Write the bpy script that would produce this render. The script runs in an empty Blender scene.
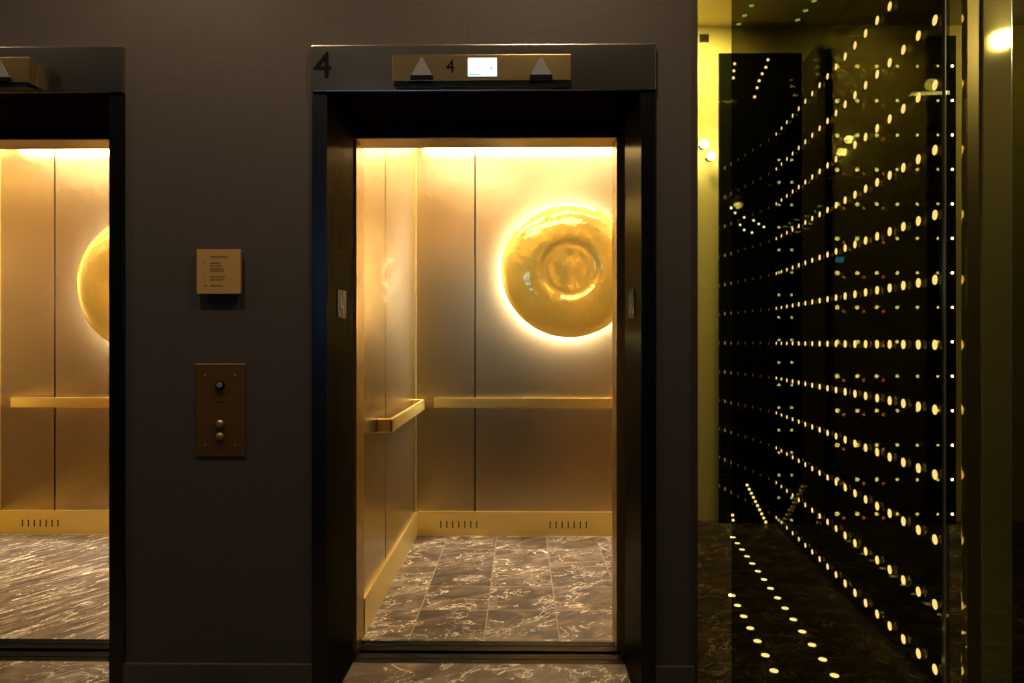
import bpy, bmesh, math, random
from mathutils import Vector, Matrix
random.seed(4)
S = bpy.context.scene
COL = S.collection
# ------------------------------------------------------------------ camera
F = 696.0; YAW = 0.0122; H = 1.276
cam_d = bpy.data.cameras.new('camera'); cam = bpy.data.objects.new('camera', cam_d); COL.objects.link(cam)
cam.location = (0, 0, H); cam.rotation_euler = (math.pi/2, 0, YAW)
cam_d.sensor_width = 36; cam_d.lens = F/1024*36; cam_d.clip_start = 0.02
S.camera = cam
# ------------------------------------------------------------------ world, exposure
w = bpy.data.worlds.new('world'); S.world = w; w.use_nodes = True
w.node_tree.nodes['Background'].inputs[0].default_value = (.02, .018, .015, 1)
w.node_tree.nodes['Background'].inputs[1].default_value = 0.15
S.view_settings.view_transform = 'Standard'; S.view_settings.look = 'None'
S.view_settings.exposure = 0.0; S.view_settings.gamma = 1; S.view_settings.use_curve_mapping = False
WARM = (1.0, .87, .63)
def area(name, loc, target, sx, sy, power, col=WARM):
    l = bpy.data.lights.new(name, 'AREA'); l.shape = 'RECTANGLE'; l.size = sx; l.size_y = sy
    l.energy = power; l.color = col
    o = bpy.data.objects.new(name, l); COL.objects.link(o); o.location = loc
    d = Vector(target)-Vector(loc); o.rotation_euler = d.to_track_quat('-Z', 'Y').to_euler()
    return o
def spot(name, loc, target, power, ang, blend=1.0, size=.04, col=WARM):
    l = bpy.data.lights.new(name, 'SPOT'); l.energy = power; l.color = col
    l.spot_size = math.radians(ang); l.spot_blend = blend; l.shadow_soft_size = size
    o = bpy.data.objects.new(name, l); COL.objects.link(o); o.location = loc
    d = Vector(target)-Vector(loc); o.rotation_euler = d.to_track_quat('-Z', 'Y').to_euler()
    return o
CZ = 2.62                       # cab ceiling
LZ = 3.10                       # lobby ceiling
for l, rr, cx in ((-.684, .745, .03), (-3.454, -1.466, -2.46)):
    # cove strips of the cab ceiling, along the back wall and along both side walls, and its luminous centre
    area('cab_cove_light', (cx, 4.44, CZ-.02), (cx+.0, 4.58, 1.6), rr-l-.1, .06, 32*(rr-l)/1.4)
    area('cab_side_cove_light', (l+.08, 3.9, CZ-.02), (l+.02, 3.9, 1.0), .06, 1.1, 8)
    area('cab_side_cove_light', (rr-.08, 3.9, CZ-.02), (rr-.02, 3.9, 1.0), .06, 1.1, 4)
    area('cab_ceiling_light', (cx, 3.32, CZ-.02), (cx, 3.32, 0), rr-l-.3, .45, 9)
    spot('cab_corner_spot', (l+.42, 3.75, CZ-.03), (l+.06, 4.56, 1.45), 90, 46)  # added spot for the glow in the left corner, no fixture
# lobby downlights graze the elevator wall
for x in (-2.9, -1.2, .1, 1.9):
    spot('lobby_downlight', (x, 1.75, LZ-.03), (x, 2.35, 1.3), 29, 140, .9, .05, (1, .78, .50))
spot('lobby_downlight', (2.84, .67, LZ-.04), (1.67, 2.4, 2.75), 30, 60, .9, .05, (1, .84, .5))
# added spots that light the mirrored room built behind the glass
spot('back_room_fill_spot', (1.15, 4.45, 3.40), (1.25, 4.95, 2.9), 66, 120, .9, .05, (1, .86, .35))
spot('back_room_fill_spot', (2.3, 4.4, 3.40), (2.3, 4.95, 2.9), 8, 120, .9, .05, (1, .86, .35))
spot('back_room_fill_spot', (3.4, 4.0, 3.40), (3.5, 4.95, 2.9), 16, 120, .9, .05, (1, .86, .35))
spot('back_room_fill_spot', (1.5, 3.3, 3.40), (1.5, 3.8, 0), 14, 120, .9, .05, (1, .84, .45))
# ------------------------------------------------------------------ helpers
def X(px, d):
    u = px-512; return d*(u-F*YAW)/(F+u*YAW)
def Z(py, d, px=512):
    u = px-512; return H+(341.5-py)*d/(F+u*YAW)
def tag(o, label=None, cat=None, group=None, kind=None):
    if label: o['label'] = label
    if cat: o['category'] = cat
    if group: o['group'] = group
    if kind: o['kind'] = kind
    return o
def empty(name, loc, label, cat, group=None):
    o = bpy.data.objects.new(name, None); COL.objects.link(o); o.location = loc; o.empty_display_size = .1
    return tag(o, label, cat, group)
class MB:
    def __init__(s, org=(0, 0, 0)): s.bm = bmesh.new(); s.o = Vector(org)
    def _merge(s, b):
        me = bpy.data.meshes.new('t'); b.to_mesh(me); b.free(); s.bm.from_mesh(me); bpy.data.meshes.remove(me)
    def box(s, x0, x1, y0, y1, z0, z1, bev=0, seg=2):
        b = bmesh.new(); bmesh.ops.create_cube(b, size=1)
        for v in b.verts:
            v.co = Vector(((x0+x1)/2+v.co.x*(x1-x0), (y0+y1)/2+v.co.y*(y1-y0), (z0+z1)/2+v.co.z*(z1-z0)))-s.o
        if bev: bmesh.ops.bevel(b, geom=b.edges[:], offset=bev, segments=seg, affect='EDGES', profile=.7)
        s._merge(b); return s
    def cyl(s, c, axis, r, h, n=24, bev=0, r2=None):
        b = bmesh.new(); bmesh.ops.create_cone(b, cap_ends=True, segments=n, radius1=r, radius2=r if r2 is None else r2, depth=h)
        if bev: bmesh.ops.bevel(b, geom=[e for e in b.edges if len(e.link_faces) == 2 and any(len(f.verts) > 4 for f in e.link_faces)], offset=bev, segments=2, affect='EDGES')
        q = Vector((0, 0, 1)).rotation_difference(Vector(axis).normalized()).to_matrix().to_4x4()
        bmesh.ops.transform(b, matrix=Matrix.Translation(Vector(c)-s.o) @ q, verts=b.verts)
        s._merge(b); return s
    def prism(s, pts, y0, y1):            # outline in x,z extruded in y
        b = bmesh.new(); o = s.o
        A = [b.verts.new(Vector((p[0], y0, p[1]))-o) for p in pts]; B = [b.verts.new(Vector((p[0], y1, p[1]))-o) for p in pts]
        b.faces.new(A); b.faces.new(B[::-1]); n = len(pts)
        for i in range(n): b.faces.new((A[i], B[i], B[(i+1) % n], A[(i+1) % n]))
        bmesh.ops.recalc_face_normals(b, faces=b.faces); s._merge(b); return s
    def hprism(s, pts, z0, z1):           # outline in x,y extruded in z
        b = bmesh.new(); o = s.o
        A = [b.verts.new(Vector((p[0], p[1], z0))-o) for p in pts]; B = [b.verts.new(Vector((p[0], p[1], z1))-o) for p in pts]
        b.faces.new(A); b.faces.new(B[::-1]); n = len(pts)
        for i in range(n): b.faces.new((A[i], B[i], B[(i+1) % n], A[(i+1) % n]))
        bmesh.ops.recalc_face_normals(b, faces=b.faces); s._merge(b); return s
    def lathe_y(s, c, prof, n=72):        # prof: (radius, y offset) list, axis Y
        b = bmesh.new(); rings = []
        for r, y in prof:
            if r < 1e-6: rings.append([b.verts.new(Vector(c)+Vector((0, y, 0))-s.o)])
            else: rings.append([b.verts.new(Vector(c)+Vector((r*math.cos(2*math.pi*i/n), y, r*math.sin(2*math.pi*i/n)))-s.o) for i in range(n)])
        for a, d in zip(rings, rings[1:]):
            for i in range(n):
                j = (i+1) % n
                if len(a) == 1 and len(d) == 1: continue
                if len(a) == 1: b.faces.new((a[0], d[i], d[j]))
                elif len(d) == 1: b.faces.new((a[i], a[j], d[0]))
                else: b.faces.new((a[i], a[j], d[j], d[i]))
        bmesh.ops.recalc_face_normals(b, faces=b.faces); s._merge(b); return s
    def build(s, name, mat, parent=None, smooth=False):
        me = bpy.data.meshes.new(name); s.bm.to_mesh(me); s.bm.free()
        if smooth:
            for p in me.polygons: p.use_smooth = True
        me.materials.append(mat); o = bpy.data.objects.new(name, me); COL.objects.link(o)
        if parent is not None:
            o.parent = parent
        else: o.location = s.o
        return o
def part(parent):                        # part meshes are written in world metres, stored relative to the thing's base
    org = Vector((0, 0, 0)); p = parent
    while p is not None: org += p.location; p = p.parent
    return MB(org)
# ------------------------------------------------------------------ materials
def mat(name):
    m = bpy.data.materials.new(name); m.use_nodes = True; nt = m.node_tree
    return m, nt, nt.nodes, nt.links, nt.nodes['Principled BSDF']
def principled(name, col, rough=.5, metal=0, bump=0, scale=(200, 200, 200), aniso=0, coat=0, var=0, spec=.5, detail=3):
    m, nt, N, L, P = mat(name)
    P.inputs['Base Color'].default_value = (*col, 1); P.inputs['Roughness'].default_value = rough
    P.inputs['Metallic'].default_value = metal; P.inputs['Anisotropic'].default_value = aniso
    P.inputs['Coat Weight'].default_value = coat; P.inputs['Specular IOR Level'].default_value = spec
    if bump or var:
        g = N.new('ShaderNodeTexCoord'); mp = N.new('ShaderNodeMapping'); mp.inputs['Scale'].default_value = scale
        L.new(g.outputs['Object'], mp.inputs[0])
        n = N.new('ShaderNodeTexNoise'); n.inputs['Scale'].default_value = 1; n.inputs['Detail'].default_value = detail
        L.new(mp.outputs[0], n.inputs['Vector'])
        if bump:
            b = N.new('ShaderNodeBump'); b.inputs['Strength'].default_value = bump; b.inputs['Distance'].default_value = .002
            L.new(n.outputs[0], b.inputs['Height']); L.new(b.outputs[0], P.inputs['Normal'])
        if var:
            r = N.new('ShaderNodeMapRange'); r.inputs[1].default_value = .3; r.inputs[2].default_value = .7
            r.inputs[3].default_value = 1-var; r.inputs[4].default_value = 1+var
            L.new(n.outputs[0], r.inputs[0])
            x = N.new('ShaderNodeMix'); x.data_type = 'RGBA'; x.blend_type = 'MULTIPLY'; x.inputs[0].default_value = 1
            x.inputs[6].default_value = (*col, 1); L.new(r.outputs[0], x.inputs[7]); L.new(x.outputs[2], P.inputs['Base Color'])
    return m
def emit(name, col, st):
    m, nt, N, L, P = mat(name); e = N.new('ShaderNodeEmission'); e.inputs[0].default_value = (*col, 1); e.inputs[1].default_value = st
    L.new(e.outputs[0], N['Material Output'].inputs[0]); return m
def glass(name, tint, refl, rcol=(1, 1, 1), rough=0.0, bump=0):
    m, nt, N, L, P = mat(name)
    t = N.new('ShaderNodeBsdfTransparent'); t.inputs[0].default_value = (*tint, 1)
    g = N.new('ShaderNodeBsdfGlossy'); g.inputs[0].default_value = (*rcol, 1); g.inputs['Roughness'].default_value = rough
    mx = N.new('ShaderNodeMixShader'); mx.inputs[0].default_value = refl
    L.new(t.outputs[0], mx.inputs[1]); L.new(g.outputs[0], mx.inputs[2]); L.new(mx.outputs[0], N['Material Output'].inputs[0])
    if bump:
        n = N.new('ShaderNodeTexNoise'); n.inputs['Scale'].default_value = 3; b = N.new('ShaderNodeBump'); b.inputs['Strength'].default_value = bump
        L.new(n.outputs[0], b.inputs['Height']); L.new(b.outputs[0], g.inputs['Normal'])
    return m
def weave(name, col):
    m, nt, N, L, P = mat(name); P.inputs['Roughness'].default_value = .75
    g = N.new('ShaderNodeTexCoord'); hs = []
    for sc in ((7, 7, 420), (420, 420, 7)):
        mp = N.new('ShaderNodeMapping'); mp.inputs['Scale'].default_value = sc; L.new(g.outputs['Object'], mp.inputs[0])
        n = N.new('ShaderNodeTexNoise'); n.inputs['Scale'].default_value = 1; n.inputs['Detail'].default_value = 4
        L.new(mp.outputs[0], n.inputs['Vector']); hs.append(n)
    a = N.new('ShaderNodeMath'); a.operation = 'ADD'; L.new(hs[0].outputs[0], a.inputs[0]); L.new(hs[1].outputs[0], a.inputs[1])
    r = N.new('ShaderNodeValToRGB'); r.color_ramp.elements[0].position = .25; r.color_ramp.elements[1].position = .75
    r.color_ramp.elements[0].color = (*[c*.72 for c in col], 1); r.color_ramp.elements[1].color = (*[c*1.3 for c in col], 1)
    h = N.new('ShaderNodeMath'); h.operation = 'MULTIPLY'; h.inputs[1].default_value = .5; L.new(a.outputs[0], h.inputs[0])
    L.new(h.outputs[0], r.inputs[0]); L.new(r.outputs[0], P.inputs['Base Color'])
    b = N.new('ShaderNodeBump'); b.inputs['Strength'].default_value = .35; b.inputs['Distance'].default_value = .001
    L.new(a.outputs[0], b.inputs['Height']); L.new(b.outputs[0], P.inputs['Normal']); return m
def marble(name, tiles=True, rot=.5, x0=-.155, y0=3.95, t=.322, stretch=1.8, vs=1.0):
    m, nt, N, L, P = mat(name); P.inputs['Roughness'].default_value = .5; P.inputs['Specular IOR Level'].default_value = .06
    geo = N.new('ShaderNodeNewGeometry'); sep = N.new('ShaderNodeSeparateXYZ'); L.new(geo.outputs['Position'], sep.inputs[0])
    def M(op, a, b=None, c=None):
        n = N.new('ShaderNodeMath'); n.operation = op
        for i, v in enumerate((a, b, c)):
            if v is None: continue
            if isinstance(v, (int, float)): n.inputs[i].default_value = v
            else: L.new(v, n.inputs[i])
        return n.outputs[0]
    u = M('DIVIDE', M('SUBTRACT', sep.outputs[0], x0), t); v = M('DIVIDE', M('SUBTRACT', sep.outputs[1], y0), t)
    cu = M('FLOOR', u); cv = M('FLOOR', v)
    cid = N.new('ShaderNodeCombineXYZ'); L.new(cu, cid.inputs[0]); L.new(cv, cid.inputs[1])
    wn = N.new('ShaderNodeTexWhiteNoise'); wn.noise_dimensions = '3D'; L.new(cid.outputs[0], wn.inputs['Vector'])
    # each tile is cut from another part of the slab
    off = N.new('ShaderNodeVectorMath'); off.operation = 'SCALE'; L.new(wn.outputs['Color'], off.inputs[0]); off.inputs['Scale'].default_value = 9 if tiles else 0
    ad = N.new('ShaderNodeVectorMath'); ad.operation = 'ADD'; L.new(geo.outputs['Position'], ad.inputs[0]); L.new(off.outputs[0], ad.inputs[1])
    m0 = N.new('ShaderNodeMapping'); L.new(ad.outputs[0], m0.inputs[0]); m0.inputs['Rotation'].default_value = (0, 0, -rot)
    mp = N.new('ShaderNodeMapping'); L.new(m0.outputs[0], mp.inputs[0]); mp.inputs['Scale'].default_value = (1, stretch, 1)
    def noise(sc, det, dist, rough=.6):
        n = N.new('ShaderNodeTexNoise'); n.inputs['Scale'].default_value = sc; n.inputs['Detail'].default_value = det
        n.inputs['Distortion'].default_value = dist; n.inputs['Roughness'].default_value = rough; L.new(mp.outputs[0], n.inputs['Vector']); return n.outputs[0]
    base = N.new('ShaderNodeValToRGB'); L.new(noise(5, 8, .8), base.inputs[0])
    e = base.color_ramp.elements; e[0].position = .3; e[0].color = (.020, .014, .010, 1); e[1].position = .72; e[1].color = (.17, .125, .085, 1)
    k = e.new(.5); k.color = (.066, .047, .032, 1)
    def vein(sc, wdt, dist):
        a = M('ABSOLUTE', M('SUBTRACT', noise(sc, 5, dist), .5))
        r = N.new('ShaderNodeMapRange'); L.new(a, r.inputs[0]); r.inputs[1].default_value = 0; r.inputs[2].default_value = wdt
        r.inputs[3].default_value = 1; r.inputs[4].default_value = 0; return r.outputs[0]
    mask = M('MULTIPLY', M('GREATER_THAN', noise(3.4, 3, .2), .49), .8)
    vv = M('MAXIMUM', M('MULTIPLY', vein(3.4*vs, .013*(2-vs), 1.2*vs), mask), M('MULTIPLY', vein(9*vs, .016, .8*vs), M('MULTIPLY', mask, .45)))
    mx = N.new('ShaderNodeMix'); mx.data_type = 'RGBA'; L.new(vv, mx.inputs[0]); L.new(base.outputs[0], mx.inputs[6]); mx.inputs[7].default_value = (.75, .67, .55, 1)
    out = mx.outputs[2]
    if tiles:
        fu = M('FRACT', u); fv = M('FRACT', v)
        du = M('MINIMUM', fu, M('SUBTRACT', 1, fu)); dv = M('MINIMUM', fv, M('SUBTRACT', 1, fv))
        gr = M('LESS_THAN', M('MINIMUM', du, dv), .008)
        br = N.new('ShaderNodeMapRange'); L.new(wn.outputs['Value'], br.inputs[0]); br.inputs[3].default_value = .7; br.inputs[4].default_value = 1.3
        mm = N.new('ShaderNodeMix'); mm.data_type = 'RGBA'; mm.blend_type = 'MULTIPLY'; mm.inputs[0].default_value = 1
        L.new(out, mm.inputs[6]); L.new(br.outputs[0], mm.inputs[7])
        m2 = N.new('ShaderNodeMix'); m2.data_type = 'RGBA'; L.new(gr, m2.inputs[0]); L.new(mm.outputs[2], m2.inputs[6]); m2.inputs[7].default_value = (.17, .14, .10, 1)
        out = m2.outputs[2]
    L.new(out, P.inputs['Base Color']); return m
M_wall = weave('woven_wallcovering', (.088, .066, .050))
M_base = principled('dark_baseboard_paint', (.10, .085, .058), .45)
M_trim = principled('bronze_corner_trim', (.09, .065, .035), .5, .3)
M_steel = principled('dark_brushed_steel', (.40, .36, .30), .26, 1, .15, (600, 2, 2), .5)
M_jamb = principled('dark_steel_jamb', (.075, .072, .065), .3, 1, .12, (600, 600, 2))
def tint(m, c):
    m.node_tree.nodes['Principled BSDF'].inputs['Specular Tint'].default_value = (*c, 1); return m
tint(M_jamb, (.24, .235, .215))
M_black = principled('black_shadow_gap', (.004, .004, .004), .6)
M_sill = tint(principled('dark_aluminium_sill', (.032, .030, .027), .34, 1, .1, (2, 600, 600)), (.08, .076, .068))
M_gold = principled('beadblasted_bronze', (.49, .37, .195), .27, .985, .22, (420, 420, 420), 0, 0, .05)
M_goldp = principled('satin_brass', (.86, .66, .22), .32, .88, .2, (3, 3, 300), 0)
M_olivebrass = principled('olive_brass', (.20, .155, .03), .3, .7)
M_mirror = principled('polished_brass_column', (.42, .35, .09), .045, .6, .1, (3, 3, 3))
M_soffit = tint(principled('black_steel_soffit', (.06, .045, .032), .22, 1), (.22, .17, .13))
M_goldv = principled('brushed_brass_column', (.34, .21, .05), .34, .85, .2, (400, 400, 2), 0)
M_box = principled('smoked_brass', (.55, .38, .16), .3, 1, .2, (500, 500, 3))
M_plate = principled('satin_brass_plate', (.78, .44, .12), .45, .1, .1, (300, 300, 5))
M_plate2 = principled('dark_bronze_plate', (.20, .10, .015), .4, .35, .1, (5, 5, 500))
M_ink = principled('dark_brown_engraving', (.07, .035, .012), .6)
M_inkblk = principled('black_enamel', (.004, .004, .004), .7, spec=.1)
M_red = principled('red_enamel', (.32, .015, .008), .5)
M_arrow = principled('frosted_white_lens', (.26, .24, .22), .5)
M_screen = emit('lit_display', (.80, .97, 1.0), 1.6)
M_screen2 = emit('lit_display_marks', (.25, .80, .85), 1.0)
M_chrome = principled('steel_button', (.62, .60, .56), .3, .6)
M_brassbtn = principled('brass_button', (.55, .42, .22), .28, .7)
M_tilefloor = marble('marble_tiles')
M_slab = marble('marble_slab', False, 1.05, stretch=7, vs=.6)
M_lobby = marble('lobby_marble', False, .6, stretch=1.6)
M_ceil = principled('dark_ceiling_paint', (.16, .14, .11), .8)
M_lobbywall = principled('lobby_panel', (.09, .075, .055), .5)
M_olive = principled('ochre_wall_paint', (.70, .60, .24), .6)
M_oceil = principled('ochre_ceiling', (.75, .62, .25), .6)
M_halo = emit('warm_led_ring', (1, .91, .76), 520)
M_blueglow = emit('added_blue_glow', (.22, .48, 1.0), 2.6)  # glow added for blue glints in the glass and metal
M_bulb = emit('halogen_lamp', (1, .92, .55), 60)
M_goldglass = glass('gold_tinted_glass', (.98, .95, .74), .08, (1, .85, .4))
M_darkglass = glass('smoked_glass', (.44, .42, .27), .07, (1, .9, .55))
M_ledglass = glass('dark_led_glass', (.66, .66, .52), .09, (.9, .9, .7))
M_edge = principled('glass_edge', (.45, .45, .32), .15, .6)
M_slabglass = principled('black_glass', (.006, .007, .004), .03, 0, 0, spec=.35)
M_led = emit('warm_led', (1, .74, .46), 6.5)
M_led2 = emit('pale_led', (1, .88, .50), 9)
M_led3 = emit('cool_led', (.80, .95, .85), 6)
M_ledf = emit('floor_led', (1, .88, .55), 6.0)
M_ledr = emit('red_led_image', (1, .30, .12), 2.6)
M_ledg = emit('green_led', (.55, .85, .25), 2.2)
M_blueglint = emit('blue_glint', (.02, .20, 1), 5.0)
# amber blown glass of the lamp
def amber():
    m, nt, N, L, P = mat('amber_blown_glass')
    P.inputs['Base Color'].default_value = (.95, .72, .17, 1); P.inputs['Metallic'].default_value = .42; P.inputs['Roughness'].default_value = .07
    P.inputs['Coat Weight'].default_value = 1; P.inputs['Coat Roughness'].default_value = .02
    g = N.new('ShaderNodeTexCoord'); n = N.new('ShaderNodeTexNoise'); n.inputs['Scale'].default_value = 9; n.inputs['Detail'].default_value = 3; n.inputs['Distortion'].default_value = .6
    L.new(g.outputs['Object'], n.inputs['Vector'])
    b = N.new('ShaderNodeBump'); b.inputs['Strength'].default_value = .5; b.inputs['Distance'].default_value = .012
    L.new(n.outputs[0], b.inputs['Height']); L.new(b.outputs[0], P.inputs['Normal']); L.new(b.outputs[0], P.inputs['Coat Normal']); return m
M_amber = amber()
# ------------------------------------------------------------------ setting
D0 = 2.40
FO_L, FO_R = X(313, D0), X(655, D0)          # right-hand elevator frame, outer edges
OP_L, OP_R = X(328, D0), X(640.5, D0)        # its opening
LFO_R, LOP_R = X(125.5, D0), X(111, D0)      # left elevator, mirrored
OW = OP_R-OP_L; LOP_L = LOP_R-OW; LFO_L = LOP_L-(LFO_R-LOP_R)
HT, HB = Z(46.5, D0), Z(92.5, D0)            # header top and bottom
XE = X(693.5, D0)                            # right end of the elevator wall
XT = X(697.5, D0)
wl = MB()
for a, b in ((-4.2, LFO_L), (LFO_R, FO_L), (FO_R, XE)): wl.box(a, b, D0, D0+.14, 0, LZ)
wl.box(LFO_L, LFO_R, D0, D0+.14, HT, LZ); wl.box(FO_L, FO_R, D0, D0+.14, HT, LZ)
tag(wl.build('wall_back', M_wall), kind='structure')
BZ = Z(666, D0-.012)
bs = MB()
for a, b in ((-4.2, LFO_L), (LFO_R, FO_L), (FO_R, XE)): bs.box(a, b, D0-.014, D0, 0, BZ, .002)
tag(bs.build('baseboard_back', M_base), kind='structure')
tag(MB().box(XE, XT, D0-.006, D0+.14, 0, LZ, .002).build('trim_1', M_trim), kind='structure')
tag(MB().hprism([(.630, 2.54), (.728, 2.9), (.780, 3.1), (.780, 4.98), (.784, 4.98), (.784, 3.1), (.732, 2.9), (.636, 2.54)], 0, 3.6).build('wall_alcove', M_black), kind='structure')
fl = MB()
fl.box(-4.2, XT, -2.2, 2.755, -.1, 0); fl.box(XT, 4.6, -2.2, 2.54, -.1, 0); fl.hprism([(.636, 2.54), (.732, 2.9), (.784, 3.1), (.784, 5), (4.6, 5), (4.6, 2.54)], -.1, 0)
tag(fl.build('floor', M_lobby), kind='structure')
tag(MB().box(-4.2, 4.6, -2.2, D0+.14, LZ, LZ+.1).build('ceiling', M_ceil), kind='structure')
tag(MB().box(-4.3, -4.2, -2.2, D0+.14, 0, LZ).build('wall_left', M_lobbywall), kind='structure')
tag(MB().box(4.6, 4.7, -2.2, 5.0, 0, 3.6).build('wall_right', M_lobbywall), kind='structure')
tag(MB().box(-4.2, 4.6, -2.3, -2.2, 0, LZ).build('wall_front', M_lobbywall), kind='structure')
tag(MB().box(-1.5, -.7, -2.2, -2.18, 1.6, 2.3).build('blue_glow_1', M_blueglow), kind='structure')  # added glowing panel behind the camera, gives the blue glints
tag(MB().box(-1.56, -.64, -2.2, -2.16, 1.54, 1.6).box(-1.56, -.64, -2.2, -2.16, 2.3, 2.36).box(-1.56, -1.5, -2.2, -2.16, 1.6, 2.3).box(-.7, -.64, -2.2, -2.16, 1.6, 2.3).build('trim_2', M_base), kind='structure')
# mirrored room built as real space behind the glass: ochre wall and ceiling
BW = 4.98; RCZ = 3.52
tag(MB().box(.784, 4.6, BW, BW+.1, 0, RCZ+.1).build('wall_mirrored', M_olive), kind='structure')
tag(MB().box(XT-.02, 4.6, D0+.14, BW, RCZ, RCZ+.1).build('ceiling_mirrored', M_oceil), kind='structure')
tag(MB().box(XT, 4.6, D0, D0+.14, 2.98, 3.6).build('wall_alcove_upper', M_ceil), kind='structure')
# hoistway darkness behind the wall
hw = MB()
hw.box(-4.2, XE, 4.75, 4.8, -.3, 3.0); hw.box(-4.2, XE, D0+.5, 4.8, 2.95, 3.0); hw.box(-4.2, XE-.02, 2.9, 4.7, -.32, -.3)
tag(hw.build('wall_hoistway', M_black), kind='structure')
# ------------------------------------------------------------------ text helper
def text_mesh(s, size, cx, cz, y, depth=.0015, sx=1.0):
    cu = bpy.data.curves.new('t', 'FONT'); cu.body = s; cu.size = size; cu.extrude = depth; cu.align_x = 'CENTER'; cu.align_y = 'CENTER'
    o = bpy.data.objects.new('t', cu); COL.objects.link(o)
    o.rotation_euler = (math.pi/2, 0, 0); o.location = (cx, y, cz); o.scale = (sx, 1, 1)
    bpy.context.view_layer.update()
    dg = bpy.context.evaluated_depsgraph_get(); me = bpy.data.meshes.new_from_object(o.evaluated_get(dg)); me.transform(o.matrix_world)
    bpy.data.objects.remove(o); return me
def add_text(mb, *a, **k):
    me = text_mesh(*a, **k); me.transform(Matrix.Translation(-mb.o)); mb.bm.from_mesh(me); bpy.data.meshes.remove(me); return mb
# ------------------------------------------------------------------ elevator entrances
SILL0, SILL1, GAP1, CAR0 = 2.76, 2.842, 2.872, 2.962
def entrance(ol, orr, fl_, fr, which, label, labels):
    cx = (ol+orr)/2
    t = empty('elevator_door_frame', (cx, D0, 0), label, 'door frame', 'elevator door frames')
    part(t).box(fl_, fr, D0-.02, D0+.14, HB, HT, .003).build('header', M_steel, t)
    part(t).box(ol, orr, D0-.012, SILL0, HB-.004, HB, 0).box(ol-.05, orr+.05, D0+.14, SILL0, HB, HT-.02).build('soffit', M_soffit, t)
    for s, a, b in ((-1, fl_, ol), (1, orr, fr)):
        p = part(t); p.box(a, b, D0-.012, SILL0, 0, HB-.004, .0015); p.build('jamb', M_jamb, t)
        pl = part(t); xx = ol if s < 0 else orr
        pl.box(min(xx, xx-s*.003), max(xx, xx-s*.003), 2.52, 2.635, Z(318, 2.57), Z(290, 2.57), .001)
        pm = pl.build('jamb_plate', M_inkblk, t); pm['label'] = 'small black tactile plate'
        g = part(t); zc = (Z(318, 2.57)+Z(290, 2.57))/2
        xx2 = xx-s*.0035
        # raised figure 4 and its dots
        for (y0, y1, z0, z1) in ((2.586, 2.594, -.035, .04), (2.56, 2.60, -.013, -.006), (2.558, 2.566, -.013, .03)):
            g.box(xx2-.0008, xx2+.0008, y0, y1, zc+z0, zc+z1)
        for i in range(3): g.cyl((xx2, 2.545+.01*i, zc-.042), (1, 0, 0), .003, .002, 8)
        g.build('raised_number', M_trim, pm)
    # shadow box above the car door
    part(t).box(ol-.06, orr+.06, 2.862, 2.875, Z(138.5, 2.875), HT-.03).build('door_hanger_cover', M_black, t)
    # sill with its groove
    p = part(t); p.box(ol, orr, SILL0, SILL0+.032, -.03, 0.0, .001); p.box(ol, orr, SILL0+.040, SILL1, -.03, 0.0, .001); p.box(ol, orr, SILL0, SILL1, -.06, -.012)
    p.build('sill', M_sill, t)
    if which == 'right':
        n = part(t); add_text(n, '4', .128, X(324.5, D0), Z(68, D0), D0-.0215); nn = n.build('floor_number', M_inkblk, t); nn['label'] = 'large black number 4'
    # floor indicator
    bx = empty('floor_indicator', (cx, D0-.02, HB+.06), labels, 'floor indicator', 'floor indicators')
    W = X(571, D0-.05)-X(393, D0-.05); x0 = cx-W/2-.005; x1 = cx+W/2-.005
    zt, zb = Z(54.5, D0-.06), Z(80.5, D0-.06)
    part(bx).box(x0, x1, D0-.062, D0-.02, zb, zt, .002).build('housing', M_box, bx)
    part(bx).box(x0+.006, x1-.006, D0-.060, D0-.02, zb-.016, zb, .001).build('lower_shroud', M_inkblk, bx)
    yf = D0-.0625
    for k in (-1, 1):
        ax = (x0+x1)/2+k*.2005; aw = .040
        q = part(bx); q.prism([(ax-.036, zb+.018), (ax+.036, zb+.018), (ax, zt-.006)], yf-.002, yf+.001); a = q.build('arrow_lens', M_arrow, bx); a['label'] = 'frosted grey up arrow'
        part(bx).box(ax-.038, ax+.038, yf-.006, yf, zb+.003, zb+.017, .001).build('lens_ledge', M_inkblk, a)
    sc = (x0+x1)/2+.002
    s_ = part(bx); s_.box(sc-.047, sc+.050, yf-.001, yf+.001, zb+.014, zt-.012); ss = s_.build('display_screen', M_screen, bx); ss['label'] = 'white lit screen'
    q = part(bx); q.box(sc-.043, sc-.002, yf-.0018, yf-.0008, zb+.017, zb+.021); q.build('screen_mark', M_screen2, ss); q = part(bx); q.box(sc+.028, sc+.036, yf-.0018, yf-.0008, zb+.035, zb+.045); q.build('screen_mark', M_screen2, ss)
    n = part(bx); add_text(n, '4', .062, sc-.106, (zt+zb)/2+.002, yf-.0004, sx=.95); nn = n.build('floor_number', M_inkblk, bx); nn['label'] = 'thin black number 4'
    return t
entrance(OP_L, OP_R, FO_L, FO_R, 'right', 'dark brushed steel elevator frame with large black number 4 at its corner', 'smoked brass floor indicator with lit screen, on the header beside the large 4')
entrance(LOP_L, LOP_R, LFO_L, LFO_R, 'left', 'dark steel elevator frame cut off by the left edge of the photo', 'smoked brass floor indicator on the leftmost elevator header, cut by the photo edge')
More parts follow.
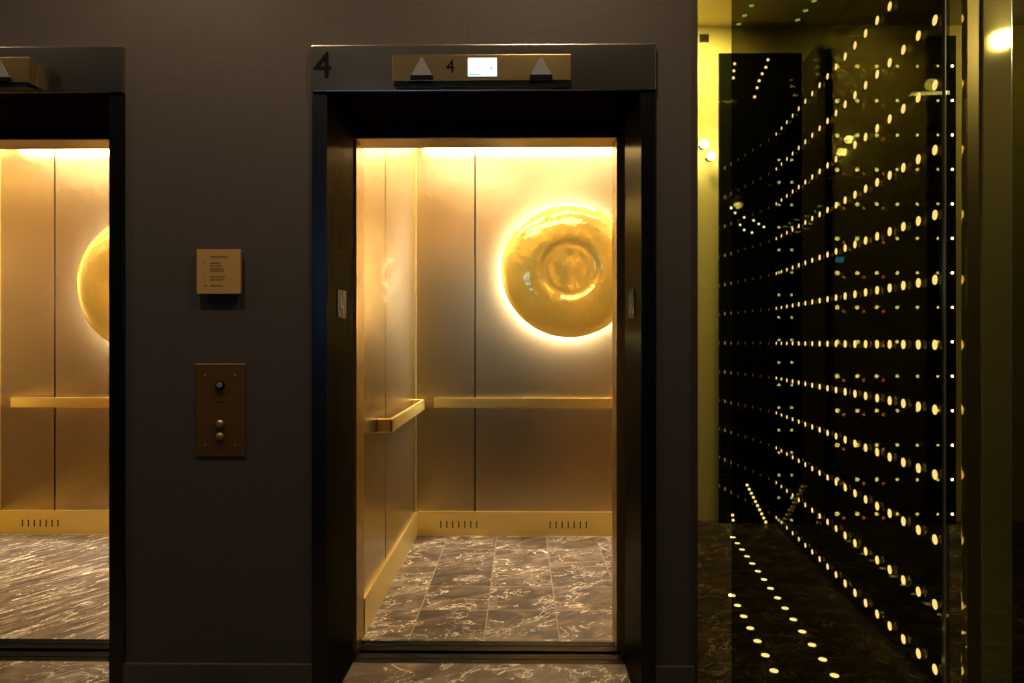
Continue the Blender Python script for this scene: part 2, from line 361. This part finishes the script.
# ------------------------------------------------------------------ elevator cabs
CB = 4.58
CL = X(415.5, CB); DISC = X(568, CB); CR = 2*DISC-CL
SEAM = X(475, CB)
def cab(dx, cright, ol, orr, label, lamp_label, mfloor):
    l, r = CL+dx, cright
    t = empty('elevator_cab', ((l+r)/2, 3.7, 0), label, 'elevator cab', 'elevator cabs')
    SEAM = X(475, CB)-(.02 if dx else 0)
    zb0 = Z(511.5, CB)                         # top of the brass kick plate
    g = .005
    # dark backing so the reveals read black
    part(t).box(l-.05, r+.032, CB+.022, CB+.05, -.02, CZ+.05).box(l-.05, l-.022, GAP1+.01, CB+.05, -.02, CZ+.05).box(r+.022, r+.032, 3.08, CB+.05, -.02, CZ+.05).build('shell', M_black, t)
    s2 = 2*DISC+dx-SEAM
    for a, b in ((l-.02, SEAM+dx-g), (SEAM+dx+g, min(s2-g, r+.02)), (s2+g, r+.02)):
        if b < a: continue
        part(t).box(a, b, CB, CB+.02, zb0-.01, CZ, .001).build('back_panel', M_gold, t)
    ys = (2.90, 3.02, 3.50, CB)
    sy = 3.56
    for xx, sg in ((l, -1), (r, 1)):
        x0, x1 = sorted((xx, xx+sg*.02))
        for a, b in ((3.02, sy-.009), (sy+.009, CB-.001)):
            part(t).box(x0, x1, a, b, zb0-.01, CZ, .001).build('side_panel', M_gold, t)
        x0, x1 = sorted((xx-sg*.016, xx))
        part(t).box(x0, x1, 3.02, CB-.016, 0, zb0, .0015).build('kick_plate', M_goldp, t)
        # handrail
        rz0, rz1 = Z(409, CB-.06), Z(398.8, CB-.06)
        x0, x1 = sorted((xx-sg*.075, xx-sg*.058))
        hr = part(t); hr.box(x0, x1, 3.34, CB-.10, rz0, rz1, .006, 3); a0, a1 = sorted((xx-sg*.075, xx)); hr.box(a0, a1, 3.34, 3.362, rz0, rz1, .006, 3); hr.box(a0, a1, CB-.122, CB-.10, rz0, rz1, .006, 3)
        hr.build('handrail', M_goldp, t)
    kp = part(t); kp.box(l+.016, r-.016, CB-.016, CB, 0, zb0, .0015); kk = kp.build('kick_plate', M_goldp, t)
    for c in (X(459, CB)+dx, X(568, CB)+dx, X(568, CB)+dx+.73):
        if c > r-.2: continue
        for i in range(7): part(t).box(c+(i-3)*.0395-.0035, c+(i-3)*.0395+.0035, CB-.018, CB-.0155, Z(527.5, CB), Z(520.5, CB)).build('vent_slot', M_inkblk, kk)
    rz0, rz1 = Z(408, CB-.07), Z(398, CB-.07)
    hx0, hx1 = X(434, CB-.07)+dx, min(2*DISC-X(434, CB-.07)+dx, r-.09)
    hr = part(t); hr.box(hx0, hx1, CB-.075, CB-.058, rz0, rz1, .003, 2); 
    for c in (hx0+.01, (hx0+hx1)/2, hx1-.03): hr.box(c, c+.022, CB-.06, CB, rz0+.01, rz1-.01)
    hr.build('handrail', M_goldp, t)
    part(t).box(l+.001, l+.006, CB-.006, CB-.0005, zb0, CZ, .002).build('corner_trim', M_goldp, t)
    # ceiling with cove slots
    part(t).box(l, r, 2.98, CB, CZ, CZ+.03).build('ceiling_panel', M_goldp, t)
    # front returns and transom
    ir, il = (orr-.016 if dx == 0 else r), (l+.012 if dx == 0 else ol+.016)
    part(t).box(l-.03, il, GAP1+.008, 3.02, -.02, CZ, .002).build('front_return', M_goldv, t)
    part(t).box(ir, r+.03 if dx else r-.05, GAP1+.008, 3.02, -.02, CZ, .002).build('front_return', M_goldv, t)
    part(t).box(il, ir, GAP1+.008, 3.02, Z(138.5, 2.88), CZ, .002).build('transom', M_goldv, t)
    part(t).box(l, r, CAR0, CB, -.03, 0).build('cab_floor', mfloor, t)
    p = part(t); p.box(ol, orr, GAP1, GAP1+.042, -.03, .0005, .001); p.box(ol, orr, GAP1+.050, CAR0, -.03, .0005, .001); p.box(ol, orr, GAP1, CAR0, -.06, -.012)
    p.build('car_sill', M_sill, t)
    # blown glass wall lamp with a glowing ring behind
    cz = Z(271.5, CB)-(.09 if dx else 0); cx = DISC+dx+(.016 if dx else 0); R_ = .437
    lamp = empty('glass_wall_lamp', (cx, CB, cz), lamp_label, 'wall lamp', 'round amber glass wall lamps')
    part(lamp).lathe_y((cx, CB-.075, cz), [(.37, 0), (.405, 0), (.405, .028), (.37, .028), (.37, 0)], 64).build('led_ring', M_halo, lamp)
    part(lamp).lathe_y((cx, CB-.02, cz), [(0, -.075), (.36, -.075), (.36, .02), (0, .02)], 48).build('mounting_plate', M_goldp, lamp)
    prof = [(0, -.124), (.03, -.1235), (.05, -.121), (.085, -.120), (.11, -.120), (.125, -.122), (.14, -.123), (.150, -.122), (.165, -.123), (.18, -.129), (.19, -.134), (.20, -.137), (.215, -.138),
            (.25, -.139), (.30, -.134), (.35, -.124), (.39, -.110), (.415, -.095), (.428, -.082), (R_, -.072), (.428, -.064), (.41, -.06), (.30, -.064), (0, -.066)]
    part(lamp).lathe_y((cx, CB-.035, cz), prof, 96).build('glass_disc', M_amber, lamp, True)
cab(0, .745, OP_L, OP_R, 'bronze panelled elevator cab seen through the open door under the large 4', 'round amber glass wall lamp, nearly whole, in the elevator under the large 4', M_tilefloor)
cab(-2.77, -1.466, LOP_L, LOP_R, 'bronze panelled elevator cab at the left edge of the photo', 'round amber glass wall lamp half hidden by the left elevator frame', M_slab)
# ------------------------------------------------------------------ plates on the wall
def stroke_line(mb, xa, xb, z, h, y, rnd):
    x = xa
    while x < xb-.002:
        wv = rnd.uniform(.003, .0048); k = rnd.randint(0, 3)
        mb.box(x, x+.0011, y-.0006, y, z-h/2, z+h/2)
        if k in (0, 2): mb.box(x, x+wv-.0014, y-.0006, y, z+h/2-.001, z+h/2)
        if k in (1, 2): mb.box(x, x+wv-.0014, y-.0006, y, z-h/2, z-h/2+.001)
        if k == 3: mb.box(x, x+wv-.0014, y-.0006, y, z-.0005, z+.0005)
        x += wv
rnd = random.Random(2)
x0, x1, z0, z1 = X(197, D0-.02), X(240.5, D0-.02), Z(293.5, D0-.02), Z(248.8, D0-.02)
t = empty('directory_plate', ((x0+x1)/2, D0, z0), 'square satin brass directory plate on the dark wall, above the button panel', 'sign')
part(t).box(x0, x1, D0-.022, D0-.010, z0, z1, .001).build('face', M_plate, t)
part(t).box(x0+.015, x1-.015, D0-.010, D0, z0+.015, z1-.015).build('spacer', M_inkblk, t)
q = part(t); W = x1-x0
def u(v): return x0+W*(v-40)/585
def vz(v): return z1-(z1-z0)*(v-45)/590
for a, b, v, h in ((222, 466, 147, .0070), (222, 365, 229, .0045), (222, 378, 267, .0045), (222, 414, 307, .0045), (222, 414, 335, .0045), (222, 432, 411, .0045), (222, 400, 450, .0045), (222, 402, 528, .0045), (138, 190, 528, .004), (138, 152, 411, .005), (138, 152, 229, .005)):
    stroke_line(q, u(a), u(b), vz(v), h, D0-.022, rnd)
q.build('engraved_lettering', M_ink, t)
x0, x1, z0, z1 = X(196, D0-.004), X(245, D0-.004), Z(457, D0-.004), Z(364.5, D0-.004)
t = empty('call_button_panel', ((x0+x1)/2, D0, z0), 'tall dark bronze call button panel with key switch and two buttons', 'button panel')
part(t).box(x0, x1, D0-.005, D0, z0, z1, .001).build('face_plate', M_plate2, t)
part(t).box(x0, x1, D0-.006, D0-.0005, z1-.001, z1+.0025).build('top_edge', M_plate, t)
PW = x1-x0; PH = z1-z0
for a in (.19, .80):
    for b in (.115, .875): part(t).cyl((x0+PW*a, D0-.0055, z1-PH*b), (0, 1, 0), .0035, .003, 12).build('screw', M_chrome, t)
cxp = x0+PW*.5
k = part(t).cyl((cxp, D0-.008, z1-PH*.228), (0, 1, 0), .0165, .008, 28, .002).build('key_switch', M_inkblk, t, False)
part(t).cyl((cxp+.001, D0-.014, z1-PH*.222), (0, 1, 0), .010, .008, 20, .002).box(cxp-.0012, cxp+.0012, D0-.0185, D0-.0178, z1-PH*.25, z1-PH*.20).build('key_slot', M_chrome, k, False)
q = part(t)
for dz, wv in ((.004, .010), (0, .022), (-.004, .013)):
    stroke_line(q, cxp-wv, cxp+wv, z1-PH*.405+dz, .0024, D0-.005, rnd)
q.box(cxp-.030, cxp+.030, D0-.0056, D0-.005, z1-PH*.405-.0005, z1-PH*.405+.0005)
q.build('red_lettering', M_red, t)
for b in (.645, .782):
    r_ = part(t).cyl((cxp, D0-.007, z1-PH*b), (0, 1, 0), .0165, .005, 28, .001).build('button', M_plate2, t)
    bb = part(t); bb.lathe_y((cxp, D0-.009, z1-PH*b), [(0, -.010), (.005, -.0095), (.010, -.007), (.0135, -.003), (.0145, 0), (0, 0)], 28); bb.build('button_cap', M_brassbtn, r_, True)
# ------------------------------------------------------------------ glass alcove on the right, a mirror's view built as real space
GZ = 2.98
GP = empty('glass_partition', (X(830, D0), D0, 0), 'tall partition of gold-tinted and smoked glass right of the dark elevator wall', 'glass partition')  # see-through panes in place of a gold mirror
def pane(name, pa, pb, m, label, d=D0+.01, th=.01, top=GZ):
    a, b = X(pa, d), X(pb, d)
    o = part(GP).box(a, b, d, d+th, 0, top).build(name, m, GP); return tag(o, label)
pane('glass_pane', 698, 732, M_goldglass, 'narrow gold-tinted glass pane between dark elevator wall and smoked glass')
pane('glass_pane', 732.3, 945.3, M_darkglass, 'wide smoked glass pane in front of the rows of small lights')
pane('glass_pane', 946.6, 967.5, M_goldglass, 'slim gold-tinted glass pane just right of the wide smoked pane')
pane('glass_pane', 1012.5, 1100, M_darkglass, 'smoked glass pane at the right edge of the photo')
for p, nm in ((945.5, 'polished glass edge strip between smoked pane and slim gold pane'), (1011.6, 'polished glass edge strip beside the brushed brass column')):
    a = X(p, D0); o = part(GP).box(a+.0002, a+.0035, D0+.002, D0+.022, 0, GZ, .0008).build('edge_strip', M_edge, GP); tag(o, nm)
a, b = X(967.7, D0+.01), X(983, D0+.01)
tag(MB((a, D0, 0)).box(a, b, D0+.012, D0+.020, 0, GZ, .001).build('brass_column', M_olivebrass), 'narrow darker brass column right of the slim gold pane', 'column')
a, b = X(983, D0-.0), X(1011.3, D0-.0)
tag(MB((a, D0, 0)).box(a+.001, b, D0, D0+.12, 0, GZ, .003).build('brass_column', M_mirror), 'wider polished brass column near the right edge of the photo', 'column')
# side LED screen running away from the camera
VS = .2407; Z0 = 1.264
def ax(d): return X(932, 2.6)+.103*(d-2.6)
scr = empty('led_glass_screen', (ax(2.6), 2.6, 0), 'dark glass screen with diverging rows of warm lights, behind the smoked pane', 'light screen', 'glass screens studded with lights')
d0, d1 = 2.515, 4.86
q = part(scr); q.hprism([(ax(d0)+.012, d0), (ax(d1)+.012, d1), (ax(d1)+.022, d1), (ax(d0)+.022, d0)], 0, 2.96); q.build('glass', M_ledglass, scr)
nrm = Vector((1, -.103, 0)).normalized()
ledproto = {}
def led(parent, pos, axis, r, m, key, name='light'):
    org = Vector((0, 0, 0)); org += parent.location
    if key not in ledproto:
        mb = MB(); mb.cyl((0, 0, 0), axis, r, .0016, 14); o = mb.build(name, m, parent); ledproto[key] = o
    else:
        o = ledproto[key].copy(); COL.objects.link(o); o.parent = parent
    o.location = Vector(pos)-org; return o
pts = []
for i in range(18):
    d = 2.6+.131*i
    for k in range(-5, 7):
        pts.append((d, k))
pts.sort(key=lambda p: (p[0], abs(p[1])))
rest = part(scr)
for n, (d, k) in enumerate(pts):
    pos = (ax(d)+.0105, d, Z0+VS*k)
    if n < 96: led(scr, pos, nrm, .0185, M_led, 'a')
    else: rest.cyl(pos, nrm, .0185-.0007*(d-3.3)/.131, .0016, 12)
o = rest.build('light', M_led, scr); o['kind'] = 'stuff'
# frontal LED screen behind it
DB = 4.90
xa, xb = X(826, DB), X(956, DB)
sb = empty('led_glass_screen', ((xa+xb)/2, DB, 0), 'black glass screen with level rows of small pale lights, seen through the diverging rows', 'light screen', 'glass screens studded with lights')
part(sb).box(xa, xb, DB, DB+.02, 0, Z(36, DB, 850)).build('glass', M_slabglass, sb)
for c, px in enumerate((837, 857, 876.5, 897, 917, 937.5, 952)):
    for k in range(-5, 9):
        if c < 3: led(sb, (X(px+6.5, DB), DB-.004, Z0+VS*k-.018), (0, 1, 0), .011, M_ledr, 'r')  # reddish second image of the rows, built as glowing dots
        led(sb, (X(px, DB), DB-.004, Z0+VS*k+.01), (0, 1, 0), .0155 - .0012*c, M_led2, 'b%d' % c)
# far-left black slab for a mirrored dark doorway, mirrored dots built as tiny lights
xa, xb = X(719, DB), X(802, DB)
sd = empty('led_glass_screen', ((xa+xb)/2, DB, 0), 'leftmost black slab for a mirrored doorway, with two columns of tiny cool lights', 'light screen', 'glass screens studded with lights')
part(sd).box(xa, xb, DB, DB+.02, 0.0, Z(53, DB, 760)).build('glass', M_slabglass, sd)
for px in (778.7, 791.5):
    for k in range(-8, 9):
        led(sd, (X(px, DB), DB-.004, Z(340-22.5*k, DB, px)), (0, 1, 0), .010, M_led3, 'c')
for px, py in ((767.8, 60), (765.7, 67.5), (762, 74), (759, 81), (757, 88), (754.5, 97), (734.5, 64), (733.7, 71), (733.2, 78)) + tuple((747+2.07*i, 485+4.1*i) for i in range(10)) + ((732.5, 515), (733, 520)):
    led(sd, (X(px, DB), DB-.004, Z(py, DB, px)), (0, 1, 0), .010, M_led, 'e')
for px, py in ((731.5, 208), (735, 213), (744, 217.5), (753.4, 220.5), (758.6, 224), (763.7, 227), (744, 230), (751.8, 232.7), (740, 225)):
    led(sd, (X(px, DB), DB-.004, Z(py, DB, px)), (0, 1, 0), .0085, M_led3, 'f')
ba, bb = X(835.5, DB), X(843.5, DB)
o = part(sb).box(ba, bb, DB-.006, DB, Z(262.5, DB, 840), Z(257, DB, 840), .002).build('mirrored_glint', M_blueglint, sb); o['label'] = 'small mirrored blue glint'  # blue reflection built as a small glowing box
# lights in the alcove ceiling, the same pitch as the floor rows
cproto = None
for x, ys_ in ((1.54, (4.66, 4.80, 4.93)), (1.93, (4.60, 4.735, 4.87))):
    for y in ys_:
        if cproto is None:
            f = empty('alcove_ceiling_light', (x, y, RCZ), 'small greenish light in the ceiling above the glass screens', 'ceiling light', 'small lights in the alcove ceiling')
            cproto = (f, part(f).cyl((x, y, RCZ-.002), (0, 0, 1), .022, .004, 18).build('rim', M_edge, f), part(f).cyl((x, y, RCZ-.005), (0, 0, 1), .017, .003, 18).build('lens', M_ledg, f))
        else:
            f = cproto[0].copy(); COL.objects.link(f); f.location = (x, y, RCZ)
            for c in cproto[1:]:
                cc = c.copy(); COL.objects.link(cc); cc.parent = f
# recessed floor lights
floor_spots = []
for row, (pxs, pys) in enumerate((((732, 774), (595, 670)), ((733, 834.5), (537, 674.4)))):
    da, db = F*H/(pys[0]-341.5), F*H/(pys[1]-341.5)
    XA, XB = X(pxs[0], da), X(pxs[1], db); n = round((da-db)/.135)
    for i in range(n+1):
        s_ = i/n; floor_spots.append((row, XB+(XA-XB)*s_, db+(da-db)*s_))
fproto = None
for row, x, y in floor_spots:
    lab = ('round light set in the stone floor, in the row nearer the elevator wall', 'round light set in the stone floor, in the longer row nearer the light screen')[row]
    if fproto is None:
        f = empty('floor_light', (x, y, 0), lab, 'floor light', 'lights in the floor row nearer the elevator wall')
        pr = part(f).cyl((x, y, .001), (0, 0, 1), .020, .003, 20).build('rim', M_edge, f)
        pl = part(f).cyl((x, y, .003), (0, 0, 1), .016, .003, 18).build('lens', M_ledf, f)
        fproto = (f, pr, pl)
    else:
        f = fproto[0].copy(); COL.objects.link(f); f.location = (x, y, 0)
        for c in fproto[1:]:
            cc = c.copy(); COL.objects.link(cc); cc.parent = f
    f['label'] = lab; f['group'] = ('lights in the floor row nearer the elevator wall', 'lights in the floor row nearer the light screen')[row]
# mirrored lamps and vent grille, built as real things behind the gold glass
for px, py, lab in ((705, 143, 'small bright bulb for a mirrored lamp behind the narrow gold pane, upper of the close pair'), (712, 155, 'small bright bulb for a mirrored lamp behind the narrow gold pane, lower of the close pair'), (1003+2, 35, None)):
    if lab is None: continue
    d = BW-.10; x, z = X(px, d), Z(py, d, px)
    t = empty('mirrored_lamp', (x, BW, z), lab, 'lamp reflection', 'bulbs for mirrored lamps behind the gold pane')
    part(t).cyl((x, BW-.03, z), (0, 1, 0), .022, .06, 20, .004).build('lamp_holder', M_trim, t)
    part(t).lathe_y((x, BW-.06, z), [(0, -.045), (.014, -.042), (.024, -.03), (.028, -.015), (.02, 0), (0, 0)], 24).build('bulb', M_bulb, t, True)
x, z = X(704, BW), Z(38.5, BW, 704)
t = empty('vent_grille', (x, BW, z), 'small dark vent grille high on the mirrored ochre wall behind gold pane', 'vent')
part(t).box(x-.034, x+.034, BW-.01, BW, z-.028, z+.028, .001).build('frame', M_trim, t)
q = part(t)
for i in range(6): q.box(x-.028, x+.028, BW-.013, BW-.009, z-.024+.0085*i, z-.020+.0085*i)
q.build('slats', M_inkblk, t)
# lobby ceiling lights that the polished metal mirrors
for i, (x, y) in enumerate(((-2.9, 1.35), (-1.2, 1.35), (.1, 1.35), (1.9, 1.35), (-.9, -.6), (2.84, .67))):
    t = empty('ceiling_downlight', (x, y, LZ), 'round recessed ceiling downlight of the lobby, above and in front of the elevators', 'ceiling light', 'lobby ceiling downlights')
    part(t).lathe_y((x, y, LZ), [(.0, 0)], 4) if False else None
    part(t).cyl((x, y, LZ-.004), (0, 0, 1), .06, .008, 28).build('trim_ring', M_edge, t)
    part(t).cyl((x, y, LZ-.010), (0, 0, 1), .04, .004, 24).build('lens', emit('downlight_lens', (1, .88, .68), 30) if i == 0 else bpy.data.materials['downlight_lens'], t)
